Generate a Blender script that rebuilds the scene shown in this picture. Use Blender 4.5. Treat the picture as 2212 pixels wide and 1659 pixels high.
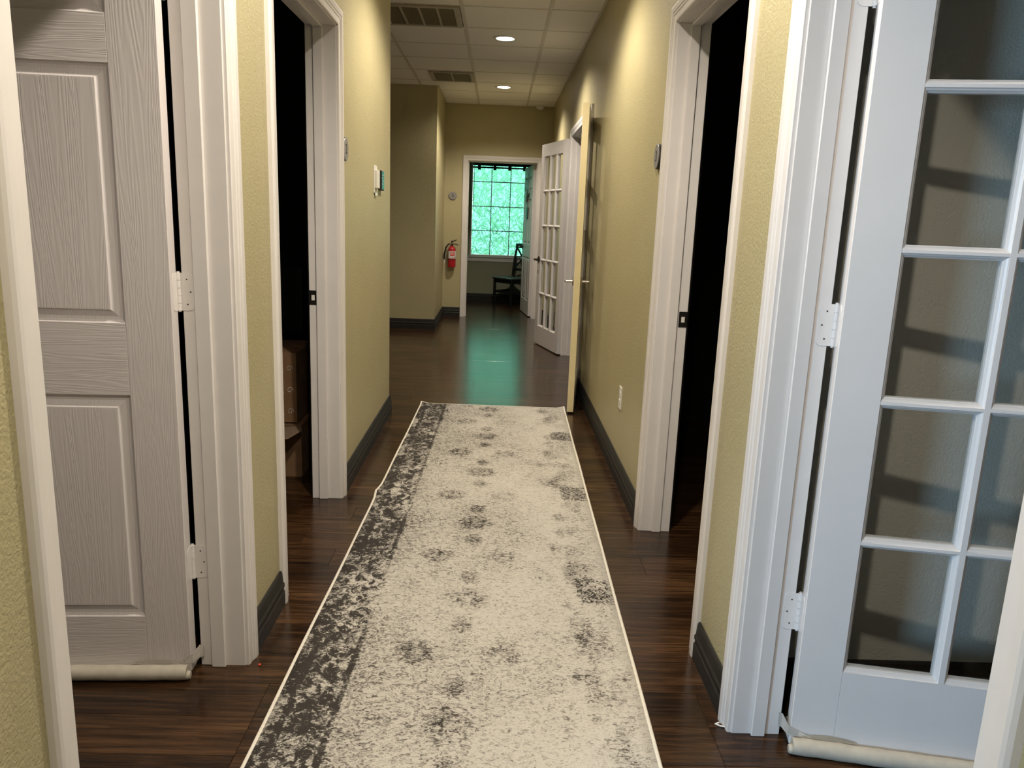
import bpy, bmesh, math, random
from mathutils import Vector, Matrix
random.seed(7)
for o in list(bpy.data.objects): bpy.data.objects.remove(o)
S = bpy.context.scene; COL = S.collection
PI = math.pi
# ------------------------------------------------------------ camera
RW = ((0.999191, -0.0328399, -0.0232127), (-0.0158077, 0.2100208, -0.9775691), (0.0369784, 0.9771452, 0.2093317))
cd = bpy.data.cameras.new('camera'); cam = bpy.data.objects.new('camera', cd); COL.objects.link(cam)
cam.matrix_world = Matrix.Translation((0, 0, 1.32)) @ Matrix(RW).to_4x4()
cd.sensor_fit = 'HORIZONTAL'; cd.sensor_width = 36.0; cd.lens = 1672.5 / 2212 * 36.0
cd.clip_start = 0.02; cd.clip_end = 200
S.camera = cam
# ------------------------------------------------------------ view, world, lights
S.view_settings.view_transform = 'Standard'; S.view_settings.look = 'None'
S.view_settings.gamma = 1.0; S.view_settings.use_curve_mapping = False
S.view_settings.exposure = 1.05
W = bpy.data.worlds.new('sky'); S.world = W; W.use_nodes = True
W.node_tree.nodes['Background'].inputs[0].default_value = (0.78, 0.95, 1.0, 1)
W.node_tree.nodes['Background'].inputs[1].default_value = 0.95
LAMP_W = 60.0; LAMP_COL = (1.0, 0.89, 0.75); LAMP_YS = (0.35, 1.90, 4.25, 6.64, 9.0)
DAY_W = 150.0; DAY_COL = (0.40, 0.68, 1.0)
sl = bpy.data.lights.new('sun', 'SUN'); sl.energy = 1.2; sl.angle = 0.02; sl.color = (1, 0.97, 0.9)
so = bpy.data.objects.new('sun', sl); COL.objects.link(so); so.rotation_euler = (math.radians(38), 0, math.radians(20)); so.location = (0, 8, 20)
dl = bpy.data.lights.new('lobby_daylight', 'AREA'); dl.shape = 'RECTANGLE'; dl.size = 1.7; dl.size_y = 1.0
dl.energy = DAY_W; dl.color = DAY_COL
do = bpy.data.objects.new('lobby_daylight', dl); COL.objects.link(do)
do.location = (-3.17, -1.55, 1.15); do.rotation_euler = (PI / 2, 0, -PI / 2)

# ------------------------------------------------------------ material helpers
class NT:
    def __init__(s, name):
        s.m = bpy.data.materials.new(name); s.m.use_nodes = True; s.t = s.m.node_tree
        s.p = s.t.nodes['Principled BSDF']; s.out = s.t.nodes['Material Output']
    def n(s, typ, **kw):
        x = s.t.nodes.new(typ)
        for k, v in kw.items(): setattr(x, k, v)
        return x
    def put(s, sock, v):
        if isinstance(v, bpy.types.NodeSocket): s.t.links.new(v, sock)
        else: sock.default_value = v
    def math(s, op, a, b=0.0, c=0.0, clamp=False):
        x = s.n('ShaderNodeMath', operation=op, use_clamp=clamp)
        s.put(x.inputs[0], a); s.put(x.inputs[1], b); s.put(x.inputs[2], c); return x.outputs[0]
    def coord(s, kind='Object'): return s.n('ShaderNodeTexCoord').outputs[kind]
    def mapping(s, vec, scale=(1, 1, 1), loc=(0, 0, 0), rot=(0, 0, 0)):
        x = s.n('ShaderNodeMapping'); s.put(x.inputs[0], vec); s.put(x.inputs[1], loc); s.put(x.inputs[2], rot); s.put(x.inputs[3], scale); return x.outputs[0]
    def noise(s, vec, scale, detail=3, rough=0.5, dist=0.0):
        x = s.n('ShaderNodeTexNoise'); s.put(x.inputs['Vector'], vec); s.put(x.inputs['Scale'], scale)
        s.put(x.inputs['Detail'], detail); s.put(x.inputs['Roughness'], rough); s.put(x.inputs['Distortion'], dist); return x.outputs[0]
    def ramp(s, f, stops):
        x = s.n('ShaderNodeValToRGB'); s.put(x.inputs[0], f); e = x.color_ramp.elements
        while len(e) < len(stops): e.new(0.5)
        for i, (p, c) in enumerate(stops): e[i].position = p; e[i].color = (*c, 1) if len(c) == 3 else c
        return x.outputs[0]
    def mix(s, f, a, b):
        x = s.n('ShaderNodeMix', data_type='RGBA'); s.put(x.inputs[0], f); s.put(x.inputs[6], a); s.put(x.inputs[7], b); return x.outputs[2]
    def bump(s, h, strength=0.3, dist=0.002):
        x = s.n('ShaderNodeBump'); s.put(x.inputs['Strength'], strength); s.put(x.inputs['Distance'], dist); s.put(x.inputs['Height'], h)
        s.t.links.new(x.outputs[0], s.p.inputs['Normal'])
    def set(s, col=None, rough=None, metal=None, spec=None):
        if col is not None: s.put(s.p.inputs['Base Color'], (*col, 1) if isinstance(col, tuple) and len(col) == 3 else col)
        if rough is not None: s.put(s.p.inputs['Roughness'], rough)
        if metal is not None: s.put(s.p.inputs['Metallic'], metal)
        if spec is not None: s.put(s.p.inputs['Specular IOR Level'], spec)
        return s

def plain(name, col, rough=0.5, metal=0.0, spec=0.5, var=0.06, scale=30):
    k = NT(name); n = k.noise(k.coord(), scale, 3)
    lo = tuple(c * (1 - var) for c in col); hi = tuple(min(1, c * (1 + var)) for c in col)
    k.set(k.ramp(n, [(0.3, lo), (0.7, hi)]), rough, metal, spec); return k.m

def paint_wall(name, col, bump=0.28):
    k = NT(name); v = k.coord()
    n = k.noise(v, 3, 3)
    k.set(k.ramp(n, [(0.25, tuple(c * .96 for c in col)), (0.75, tuple(c * 1.04 for c in col))]), 0.42, 0, 0.4)
    a = k.noise(v, 135, 2, 0.45, 0.6); k.bump(a, bump, 0.008); return k.m

def grain(name, col, axis, rough=0.42):
    k = NT(name); v = k.coord()
    sc = (16, 16, 0.9) if axis == 'z' else (0.9, 16, 16)
    mv = k.mapping(v, scale=sc)
    n0 = k.noise(mv, 1.2, 2, 0.5, 0.4)
    w = k.math('SINE', k.math('MULTIPLY', n0, 120.0))
    fine = k.noise(k.mapping(v, scale=(240, 240, 5) if axis == 'z' else (5, 240, 240)), 1.0, 2)
    h = k.math('ADD', k.math('MULTIPLY', w, 0.5), k.math('MULTIPLY', fine, 0.7))
    n = k.noise(v, 5, 2)
    k.set(k.ramp(n, [(0.3, tuple(c * .98 for c in col)), (0.7, col)]), rough, 0, 0.5)
    k.bump(h, 0.32, 0.0007); return k.m

M = {}
M['wall'] = paint_wall('khaki_wall_paint', (0.45, 0.398, 0.228))
M['wallgrey'] = paint_wall('grey_wall_paint', (0.56, 0.53, 0.46))
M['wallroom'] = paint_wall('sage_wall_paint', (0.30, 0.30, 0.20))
M['walldark'] = paint_wall('wall_with_painted_gloom', (0.012, 0.011, 0.011))  # gloom of the unlit side rooms put into the wall colour
TR = (0.74, 0.705, 0.68)
M['trim'] = plain('white_trim_paint', TR, 0.36, 0, 0.5, 0.02, 12)
M['doorv'] = grain('white_door_grain_upright', (0.70, 0.655, 0.645), 'z')
M['doorh'] = grain('white_door_grain_level', (0.70, 0.655, 0.645), 'x')
M['doors'] = plain('smooth_door_paint', (0.74, 0.71, 0.69), 0.38, 0, 0.5, 0.015, 9)
M['cream'] = plain('cream_door_edge_paint', (0.72, 0.62, 0.36), 0.4, 0, 0.5, 0.02, 9)
M['base'] = plain('charcoal_baseboard_paint', (0.020, 0.019, 0.017), 0.5, 0, 0.3, 0.2, 25)
M['nickel'] = plain('satin_nickel', (0.62, 0.57, 0.5), 0.25, 1.0, 0.5, 0.04, 60)
M['bronze'] = plain('dark_bronze', (0.05, 0.045, 0.04), 0.35, 0.8, 0.5, 0.1, 60)
M['black'] = plain('black_gap', (0.008, 0.008, 0.008), 0.7, 0, 0.3, 0.1)
M['plastic'] = plain('white_plastic', (0.78, 0.76, 0.70), 0.35, 0, 0.5, 0.02)
M['sign'] = plain('brushed_silver_sign', (0.30, 0.29, 0.28), 0.45, 0.3, 0.5, 0.08, 80)
M['signtext'] = plain('black_sign_digit', (0.015, 0.015, 0.015), 0.5)
M['red'] = plain('red_enamel', (0.42, 0.012, 0.018), 0.25, 0, 0.6, 0.08)
M['redprint'] = plain('red_label_print', (0.62, 0.08, 0.06), 0.5)
M['rubber'] = plain('black_rubber', (0.012, 0.012, 0.012), 0.45)
M['labelwhite'] = plain('white_label', (0.72, 0.68, 0.66), 0.45)
M['tealglass'] = plain('dark_teal_screen', (0.010, 0.048, 0.050), 0.12, 0, 0.8, 0.2, 90)
M['foam'] = plain('off_white_padded_fabric', (0.48, 0.44, 0.365), 0.6, 0, 0.3, 0.08, 40)
M['strap'] = plain('white_webbing', (0.80, 0.77, 0.72), 0.55, 0, 0.4, 0.08, 120)
M['card'] = plain('brown_cardboard', (0.20, 0.115, 0.06), 0.8, 0, 0.2, 0.12, 14)
M['cardin'] = plain('pale_cardboard_flap', (0.22, 0.155, 0.10), 0.8, 0, 0.2, 0.08, 14)
M['cardprint'] = plain('white_box_print', (0.45, 0.38, 0.30), 0.7)
M['chair'] = plain('black_painted_wood', (0.010, 0.012, 0.011), 0.35, 0, 0.5, 0.2)
M['seatw'] = plain('worn_dark_seat', (0.05, 0.045, 0.04), 0.3, 0, 0.6, 0.15)
M['blind'] = plain('dark_woven_blind', (0.012, 0.03, 0.03), 0.7, 0, 0.3, 0.3, 80)
M['grid'] = plain('ceiling_grid_metal', (0.66, 0.62, 0.54), 0.5, 0, 0.4, 0.03)
M['vent'] = plain('vent_metal', (0.42, 0.375, 0.29), 0.5, 0, 0.4, 0.05)
M['ventin'] = plain('vent_core', (0.26, 0.225, 0.16), 0.7, 0, 0.3, 0.1)
M['star'] = plain('grey_star_metal', (0.16, 0.17, 0.16), 0.4, 0.4)
M['binding'] = plain('white_rug_binding', (0.80, 0.76, 0.66), 0.8, 0, 0.2, 0.08, 200)
M['redbit'] = plain('red_scrap', (0.7, 0.06, 0.03), 0.5)
M['ground'] = plain('garden_soil', (0.12, 0.16, 0.07), 0.9, 0, 0.2, 0.4, 6)
M['frame'] = plain('dark_window_bar', (0.02, 0.06, 0.055), 0.5)

def emit(name, col, s):
    k = NT(name); k.set(col, 0.5); k.put(k.p.inputs['Emission Color'], (*col, 1)); k.put(k.p.inputs['Emission Strength'], s); return k.m
M['lens'] = emit('lit_lamp_lens', (1.0, 0.97, 0.92), 9.0)

def glass(name, tint=(1, 1, 1), f0=0.04, rough=0.0):
    k = NT(name); t = k.t; t.nodes.remove(k.p)
    tr = k.n('ShaderNodeBsdfTransparent'); tr.inputs[0].default_value = (*tint, 1)
    gl = k.n('ShaderNodeBsdfGlossy'); gl.inputs['Roughness'].default_value = rough; gl.inputs[0].default_value = (1, 1, 1, 1)
    lw_ = k.n('ShaderNodeLayerWeight'); lw_.inputs[0].default_value = 0.5
    frs = k.math('MULTIPLY_ADD', k.math('POWER', lw_.outputs['Facing'], 5.0), 0.95, 0.045)
    mx = k.n('ShaderNodeMixShader'); t.links.new(frs, mx.inputs[0]); t.links.new(tr.outputs[0], mx.inputs[1]); t.links.new(gl.outputs[0], mx.inputs[2])
    t.links.new(mx.outputs[0], k.out.inputs[0]); return k.m
M['glass'] = glass('clear_pane_glass', (0.965, 0.975, 0.97), rough=0.02)
M['tint'] = glass('teal_tinted_pane_glass', (0.60, 0.985, 0.87))

def wood():
    k = NT('dark_hand_scraped_planks'); v = k.coord()
    r = k.n('ShaderNodeObjectInfo').outputs['Random']
    cx = k.n('ShaderNodeCombineXYZ'); k.put(cx.inputs[0], k.math('MULTIPLY', r, 31.0)); k.put(cx.inputs[1], k.math('MULTIPLY', r, 17.0))
    va = k.n('ShaderNodeVectorMath', operation='ADD'); k.put(va.inputs[0], v); k.put(va.inputs[1], cx.outputs[0]); v2 = va.outputs[0]
    g1 = k.noise(k.mapping(v2, scale=(3.2, 60, 20)), 1.0, 5, 0.62, 0.6)
    g2 = k.noise(k.mapping(v2, scale=(8, 220, 60)), 1.0, 3, 0.6)
    g3 = k.noise(k.mapping(v2, scale=(1.6, 9, 5)), 1.0, 3, 0.5)
    f = k.math('ADD', k.math('MULTIPLY', g1, 0.62), k.math('ADD', k.math('MULTIPLY', g2, 0.22), k.math('MULTIPLY', g3, 0.3)))
    f = k.math('ADD', f, k.math('MULTIPLY', k.math('SUBTRACT', r, 0.5), 0.07))
    c = k.ramp(f, [(0.42, (0.008, 0.0038, 0.0018)), (0.53, (0.025, 0.0115, 0.0048)), (0.63, (0.055, 0.026, 0.0105)), (0.76, (0.110, 0.056, 0.024))])
    k.set(c, k.math('ADD', 0.17, k.math('MULTIPLY', g1, 0.08)), 0, 0.42)
    k.bump(k.math('ADD', k.math('MULTIPLY', g1, 0.7), k.math('MULTIPLY', g2, 0.3)), 0.10, 0.002); return k.m
M['wood'] = wood()

def tilemat():
    k = NT('acoustic_tile'); v = k.coord('Generated'); vo = k.coord()
    n = k.noise(vo, 60, 4, 0.6)
    k.set(k.ramp(n, [(0.3, (0.87, 0.85, 0.80)), (0.7, (0.92, 0.90, 0.86))]), 0.85, 0, 0.2)
    k.bump(k.noise(vo, 240, 3), 0.25, 0.002); return k.m
M['tile'] = tilemat()

def rugmat():
    k = NT('distressed_runner_pile'); v = k.coord()
    sx = k.n('ShaderNodeSeparateXYZ'); k.put(sx.inputs[0], v); X, Y = sx.outputs[0], sx.outputs[1]
    def band(val, c, h, soft):   # 1 inside |val-c|<h
        d = k.math('ABSOLUTE', k.math('SUBTRACT', val, c))
        x = k.n('ShaderNodeMapRange', interpolation_type='SMOOTHSTEP'); k.put(x.inputs[0], d); k.put(x.inputs[1], h); k.put(x.inputs[2], h + soft); k.put(x.inputs[3], 1.0); k.put(x.inputs[4], 0.0); return x.outputs[0]
    def ring(px, py, per, off, r, w, asp=1.0):     # repeated ring flower centred on x=px, y=off+n*per
        yy = k.math('SUBTRACT', k.math('PINGPONG', k.math('SUBTRACT', Y, off), per / 2), 0.0)
        d = k.math('SQRT', k.math('ADD', k.math('POWER', k.math('ABSOLUTE', k.math('SUBTRACT', X, px)), 2.0), k.math('POWER', k.math('MULTIPLY', yy, asp), 2.0)))
        return k.math('ADD', band(d, r, w, 0.018), k.math('MULTIPLY', band(d, 0.0, r, 0.015), 0.75))
    streak = k.noise(k.mapping(v, scale=(58, 84, 1)), 1.0, 4, 0.66, 1.4)
    grit = k.noise(k.mapping(v, scale=(170, 330, 1)), 1.0, 2, 0.5)
    mid = k.noise(k.mapping(v, scale=(9, 6, 1), loc=(3.1, 1.7, 0)), 1.0, 3, 0.55)
    big = k.noise(k.mapping(v, scale=(2.2, 1.6, 1), loc=(5, 9, 0)), 1.0, 2, 0.5)
    curl = k.noise(k.mapping(v, scale=(26, 22, 1), loc=(1, 4, 0)), 1.0, 1, 0.4, 2.5)
    arab = band(curl, 0.5, 0.03, 0.04)
    wv = k.math('MULTIPLY', k.math('SUBTRACT', mid, 0.5), 0.26); XW = k.math('ADD', X, wv)
    left = band(XW, -0.425, 0.055, 0.06); right = band(XW, 0.415, 0.045, 0.06)
    blot = k.math('MULTIPLY', k.math('SUBTRACT', k.noise(k.mapping(v, scale=(30, 19, 1), loc=(7, 2, 0)), 1.0, 4, 0.6, 1.2), 0.44), 4.0, clamp=True)
    line = k.math('ADD', band(X, -0.335, 0.004, 0.008), band(X, -0.465, 0.004, 0.01))
    midm = k.math('MULTIPLY', k.math('SUBTRACT', mid, 0.36), 3.2, clamp=True)
    bigm = k.math('MULTIPLY', k.math('SUBTRACT', big, 0.36), 3.6, clamp=True)
    D = k.math('MULTIPLY', left, k.math('ADD', -0.12, k.math('ADD', k.math('MULTIPLY', blot, 0.85), k.math('ADD', k.math('MULTIPLY', midm, 0.30), k.math('MULTIPLY', bigm, 0.10)))))
    D = k.math('ADD', D, k.math('MULTIPLY', k.math('MULTIPLY', line, bigm), 0.35))
    D = k.math('ADD', D, k.math('MULTIPLY', right, k.math('ADD', 0.06, k.math('MULTIPLY', midm, 0.24))))
    # dark medallion blocks on the right border
    yb = k.math('PINGPONG', k.math('SUBTRACT', Y, 1.64), 0.51)
    blk = k.math('MULTIPLY', band(yb, 0.0, 0.075, 0.03), band(X, 0.44, 0.055, 0.015))
    D = k.math('ADD', D, k.math('MULTIPLY', blk, k.math('ADD', 0.12, k.math('MULTIPLY', arab, 0.50))))
    fl = k.math('ADD', ring(-0.02, 0, 0.69, 0.863, 0.050, 0.020, 1.0), k.math('ADD', ring(-0.155, 0, 0.69, 1.205, 0.042, 0.018, 1.0), k.math('MULTIPLY', ring(0.105, 0, 0.69, 1.205, 0.042, 0.018, 1.0), 0.7)))
    sp = k.math('ADD', ring(-0.02, 0, 0.345, 1.03, 0.018, 0.012, 0.7), k.math('MULTIPLY', ring(0.26, 0, 0.69, 1.05, 0.03, 0.016, 1.0), 0.35))
    D = k.math('ADD', D, k.math('MULTIPLY', fl, k.math('ADD', 0.07, k.math('MULTIPLY', blot, 0.18))))
    D = k.math('ADD', D, k.math('MULTIPLY', sp, 0.14))
    lean = k.math('MULTIPLY', k.math('SUBTRACT', 0.24, X), 0.34)
    D = k.math('ADD', D, k.math('ADD', lean, k.math('MULTIPLY', k.math('SUBTRACT', k.math('ADD', bigm, k.math('MULTIPLY', midm, 0.7)), 0.5), 0.16)))
    s = k.math('ADD', k.math('MULTIPLY', streak, 0.75), k.math('MULTIPLY', grit, 0.25))
    mask = k.math('MULTIPLY', k.math('SUBTRACT', s, k.math('SUBTRACT', 0.512, k.math('MULTIPLY', D, 0.25))), k.math('ADD', 5.5, k.math('MULTIPLY', D, 5.0)), clamp=True)
    cream = k.ramp(grit, [(0.3, (0.55, 0.52, 0.455)), (0.7, (0.67, 0.64, 0.575))])
    soft = k.math('MULTIPLY', D, 0.45, clamp=True)
    c = k.mix(soft, cream, (0.27, 0.235, 0.19, 1))
    dk = k.mix(k.math('MULTIPLY', D, 2.2, clamp=True), (0.135, 0.112, 0.092, 1), (0.030, 0.025, 0.022, 1))
    c = k.mix(k.math('MULTIPLY', mask, 0.96), c, dk)
    k.set(c, 0.9, 0, 0.15); k.bump(k.math('ADD', streak, grit), 0.35, 0.003); return k.m
M['rug'] = rugmat()

def leafmat():
    k = NT('pale_bamboo_leaf'); t = k.t
    v = k.coord(); n = k.noise(v, 2.2, 3)
    c = k.ramp(n, [(0.3, (0.55, 0.78, 0.58)), (0.6, (0.80, 0.92, 0.78)), (0.8, (0.88, 0.90, 0.60))])
    k.set(c, 0.5, 0, 0.4)
    tl = k.n('ShaderNodeBsdfTranslucent'); t.links.new(c, tl.inputs[0])
    mx = k.n('ShaderNodeMixShader'); mx.inputs[0].default_value = 0.4
    t.links.new(k.p.outputs[0], mx.inputs[1]); t.links.new(tl.outputs[0], mx.inputs[2]); t.links.new(mx.outputs[0], k.out.inputs[0]); return k.m
M['leaf'] = leafmat()

# ------------------------------------------------------------ mesh helpers
def mesh(name, verts, faces):
    me = bpy.data.meshes.new(name); me.from_pydata([tuple(v) for v in verts], [], faces); me.update(); return me
def link(o, parent=None):
    COL.objects.link(o)
    if parent: o.parent = parent
    return o
def bm_mesh(name, bm, smooth=False):
    bmesh.ops.recalc_face_normals(bm, faces=bm.faces)
    me = bpy.data.meshes.new(name); bm.to_mesh(me); bm.free()
    if smooth:
        for p in me.polygons: p.use_smooth = True
    return me
def obj(name, me, mat, parent=None, loc=(0, 0, 0), rot=(0, 0, 0)):
    if mat and not me.materials: me.materials.append(M[mat] if isinstance(mat, str) else mat)
    o = bpy.data.objects.new(name, me); o.location = loc; o.rotation_euler = rot
    return link(o, parent)
def add_box(bm, a, b, bev=0.0, seg=1):
    x0, x1 = sorted((a[0], b[0])); y0, y1 = sorted((a[1], b[1])); z0, z1 = sorted((a[2], b[2]))
    vs = [bm.verts.new(p) for p in ((x0, y0, z0), (x1, y0, z0), (x1, y1, z0), (x0, y1, z0), (x0, y0, z1), (x1, y0, z1), (x1, y1, z1), (x0, y1, z1))]
    fs = [bm.faces.new([vs[i] for i in q]) for q in ((0, 3, 2, 1), (4, 5, 6, 7), (0, 1, 5, 4), (1, 2, 6, 5), (2, 3, 7, 6), (3, 0, 4, 7))]
    if bev > 0:
        es = list({e for f in fs for e in f.edges})
        bmesh.ops.bevel(bm, geom=es, offset=bev, segments=seg, profile=0.5, affect='EDGES')
def box(name, a, b, mat, parent=None, bev=0.0, seg=1, **kw):
    bm = bmesh.new(); add_box(bm, a, b, bev, seg); return obj(name, bm_mesh(name, bm), mat, parent, **kw)
def boxes(name, lst, mat, parent=None, bev=0.0):
    bm = bmesh.new()
    for a, b in lst: add_box(bm, a, b, bev)
    return obj(name, bm_mesh(name, bm), mat, parent)
def add_cyl(bm, p0, p1, r0, r1=None, n=20, caps=True):
    r1 = r0 if r1 is None else r1
    p0 = Vector(p0); p1 = Vector(p1); d = (p1 - p0).normalized()
    u = d.orthogonal().normalized(); w = d.cross(u)
    A = [bm.verts.new(p0 + (u * math.cos(2 * PI * i / n) + w * math.sin(2 * PI * i / n)) * r0) for i in range(n)]
    B = [bm.verts.new(p1 + (u * math.cos(2 * PI * i / n) + w * math.sin(2 * PI * i / n)) * r1) for i in range(n)]
    for i in range(n): bm.faces.new((A[i], A[(i + 1) % n], B[(i + 1) % n], B[i]))
    if caps: bm.faces.new(A[::-1]); bm.faces.new(B)
def cyl(name, p0, p1, r0, mat, parent=None, r1=None, n=20):
    bm = bmesh.new(); add_cyl(bm, p0, p1, r0, r1, n); o = obj(name, bm_mesh(name, bm), mat, parent); shade(o); return o
def shade(o, ang=35):
    me = o.data
    for p in me.polygons: p.use_smooth = True
    bm = bmesh.new(); bm.from_mesh(me)
    for e in bm.edges:
        if len(e.link_faces) == 2 and e.calc_face_angle(0) > math.radians(ang): e.smooth = False
    bm.to_mesh(me); bm.free()
def lathe(name, prof, mat, parent=None, n=28, loc=(0, 0, 0), rot=(0, 0, 0)):   # prof: (r, z) list, about local z
    bm = bmesh.new(); rings = []
    for r, z in prof: rings.append([bm.verts.new((r * math.cos(2 * PI * i / n), r * math.sin(2 * PI * i / n), z)) for i in range(n)])
    for a, b in zip(rings, rings[1:]):
        for i in range(n): bm.faces.new((a[i], a[(i + 1) % n], b[(i + 1) % n], b[i]))
    bm.faces.new(rings[0][::-1]); bm.faces.new(rings[-1])
    bmesh.ops.remove_doubles(bm, verts=bm.verts, dist=1e-6)
    o = obj(name, bm_mesh(name, bm), mat, parent, loc, rot); shade(o); return o
def tube(name, pts, r, mat, parent=None, n=10, radii=None):
    pts = [Vector(p) for p in pts]; bm = bmesh.new(); rings = []
    for i, p in enumerate(pts):
        d = (pts[min(i + 1, len(pts) - 1)] - pts[max(i - 1, 0)]).normalized()
        u = d.cross(Vector((0, 0, 1)));
        if u.length < 1e-3: u = d.cross(Vector((0, 1, 0)))
        u.normalize(); w = d.cross(u); rr = radii[i] if radii else r
        rings.append([bm.verts.new(p + (u * math.cos(2 * PI * k / n) + w * math.sin(2 * PI * k / n)) * rr) for k in range(n)])
    for a, b in zip(rings, rings[1:]):
        for k in range(n): bm.faces.new((a[k], a[(k + 1) % n], b[(k + 1) % n], b[k]))
    bm.faces.new(rings[0][::-1]); bm.faces.new(rings[-1])
    o = obj(name, bm_mesh(name, bm), mat, parent); shade(o, 50); return o
def sweep(name, path, prof, ufun, mat, parent=None, closed=False):
    """prof = list of (w, t); ufun(i) -> (wdir, tdir) vectors at path point i (mitre length included)."""
    bm = bmesh.new(); rings = []
    for i, p in enumerate(path):
        wd, td = ufun(i); rings.append([bm.verts.new(Vector(p) + Vector(wd) * w + Vector(td) * t) for w, t in prof])
    m = len(prof); R = list(zip(rings, rings[1:])) + ([(rings[-1], rings[0])] if closed else [])
    for a, b in R:
        for k in range(m): bm.faces.new((a[k], a[(k + 1) % m], b[(k + 1) % m], b[k]))
    if not closed: bm.faces.new(rings[0][::-1]); bm.faces.new(rings[-1])
    return obj(name, bm_mesh(name, bm), mat, parent)
def root(name, label, cat, loc=(0, 0, 0), rz=0, kind=None, group=None):
    o = bpy.data.objects.new(name, None); o.empty_display_size = 0.05; o.location = loc; o.rotation_euler = (0, 0, rz); COL.objects.link(o)
    return tag(o, label, cat, kind, group)
def tag(o, label, cat=None, kind=None, group=None):
    o['label'] = label
    if cat: o['category'] = cat
    if kind: o['kind'] = kind
    if group: o['group'] = group
    return o
def text(name, s, size, mat, parent, loc, rot, ext=0.0006):
    c = bpy.data.curves.new(name, 'FONT'); c.body = s; c.size = size; c.extrude = ext; c.align_x = 'CENTER'; c.align_y = 'CENTER'; c.resolution_u = 3
    t = bpy.data.objects.new(name, c); COL.objects.link(t); dg = bpy.context.evaluated_depsgraph_get()
    me = bpy.data.meshes.new_from_object(t.evaluated_get(dg)); bpy.data.objects.remove(t)
    me.materials.clear(); return obj(name, me, mat, parent, loc, rot)

# ------------------------------------------------------------ layout numbers (metres)
XL, XLB = -0.705, -0.834        # left corridor wall: corridor face, room face
XR, XRB = 0.662, 0.790          # right corridor wall
YEND = 5.11                      # left wall ends here
YJ, XJ = 9.09, -0.732            # alcove wall front, its side
YF, YFB = 10.42, 10.55           # far wall
YW = 12.45                       # window wall of the far room
ZC = 2.725
HEAD = 2.075
L1 = (1.19, 2.072); L2 = (2.515, 3.462)
R1 = (0.895, 1.812); R3 = (2.245, 3.178); R6 = (5.985, 7.60)
D5 = (-0.425, 0.475); H5 = 2.025
JT = 0.018
ROOF = 2.84

def wall_run(name, x0, x1, ya, yb, holes, mat, label, h=HEAD + JT, ztop=ZC + 0.02):
    lst = []; y = ya
    for a, b in holes:
        a -= JT; b += JT
        lst.append(((x0, y, -0.02), (x1, a, ztop))); lst.append(((x0, a, h), (x1, b, ztop))); y = b
    lst.append(((x0, y, -0.02), (x1, yb, ztop)))
    o = boxes(name, lst, mat); return tag(o, label, 'wall', 'structure')

wall_run('wall_left', XLB, XL, 0.62, YEND, [L1, L2], 'wall', 'khaki textured corridor wall with two white doorways and the round 2 sign')
wall_run('wall_right', XR, XRB, -0.9, YF, [R1, R3, R6], 'wall', 'khaki textured corridor wall with three white doorways and the power outlet')
o = boxes('wall_alcove', [((-3.2, YJ, -0.02), (XJ, YFB, ZC + .02))], 'wall'); tag(o, 'khaki wall corner jutting out before the fire extinguisher', 'wall', 'structure')
o = boxes('wall_far', [((XJ - .05, YF, -.02), (D5[0] - JT, YFB, ZC + .02)), ((D5[1] + JT, YF, -.02), (XRB, YFB, ZC + .02)), ((D5[0] - JT, YF, H5 + JT), (D5[1] + JT, YFB, ZC + .02))], 'wall')
tag(o, 'khaki end wall of the corridor around the doorway numbered 5', 'wall', 'structure')
# far room
WX0, WX1, WZ0, WZ1 = -0.455, 0.475, 0.715, 2.255
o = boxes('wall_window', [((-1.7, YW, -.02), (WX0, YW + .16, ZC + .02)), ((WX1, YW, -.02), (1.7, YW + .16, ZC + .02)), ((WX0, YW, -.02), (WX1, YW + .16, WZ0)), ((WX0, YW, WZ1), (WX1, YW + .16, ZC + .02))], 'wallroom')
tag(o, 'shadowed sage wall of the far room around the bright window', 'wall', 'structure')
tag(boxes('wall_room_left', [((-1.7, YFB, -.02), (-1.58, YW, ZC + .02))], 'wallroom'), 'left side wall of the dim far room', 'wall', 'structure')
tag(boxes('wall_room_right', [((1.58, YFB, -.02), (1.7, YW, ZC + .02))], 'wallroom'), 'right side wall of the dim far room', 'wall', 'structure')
# side room partitions
tag(boxes('wall_partition_right', [((XRB, 1.985, -.02), (3.2, 2.10, ZC + .02))], 'wallgrey'), 'grey textured wall seen through the panes of the near French door', 'wall', 'structure')
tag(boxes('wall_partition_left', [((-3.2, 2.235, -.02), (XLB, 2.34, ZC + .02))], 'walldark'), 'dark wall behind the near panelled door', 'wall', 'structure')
tag(boxes('wall_lobby_and_light_block', [((-3.2, 0.62, -.02), (XLB, 0.74, ZC + .02)), ((XLB, -3.0, -.02), (XL, 0.12, ZC + .02))], 'wallgrey'), 'lobby wall beside the near left room, plus an added unseen piece blocking daylight', 'wall', 'structure')  # second box is added out of view to keep daylight off the near casing
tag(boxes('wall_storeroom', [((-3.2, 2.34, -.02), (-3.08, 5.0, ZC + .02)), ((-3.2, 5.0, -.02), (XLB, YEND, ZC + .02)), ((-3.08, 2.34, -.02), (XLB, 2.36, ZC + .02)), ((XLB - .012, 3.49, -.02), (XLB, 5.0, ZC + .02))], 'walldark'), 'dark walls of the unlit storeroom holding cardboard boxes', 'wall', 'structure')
tag(boxes('wall_office', [((XRB, 2.10, -.02), (3.2, 2.13, ZC + .02)), ((3.08, 2.13, -.02), (3.2, 5.3, ZC + .02)), ((XRB, 5.18, -.02), (3.2, 5.3, ZC + .02)), ((XRB, 3.2, -.02), (XRB + .012, 5.18, ZC + .02))], 'walldark'), 'dark walls of the unlit office behind the round 3 sign', 'wall', 'structure')
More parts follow.
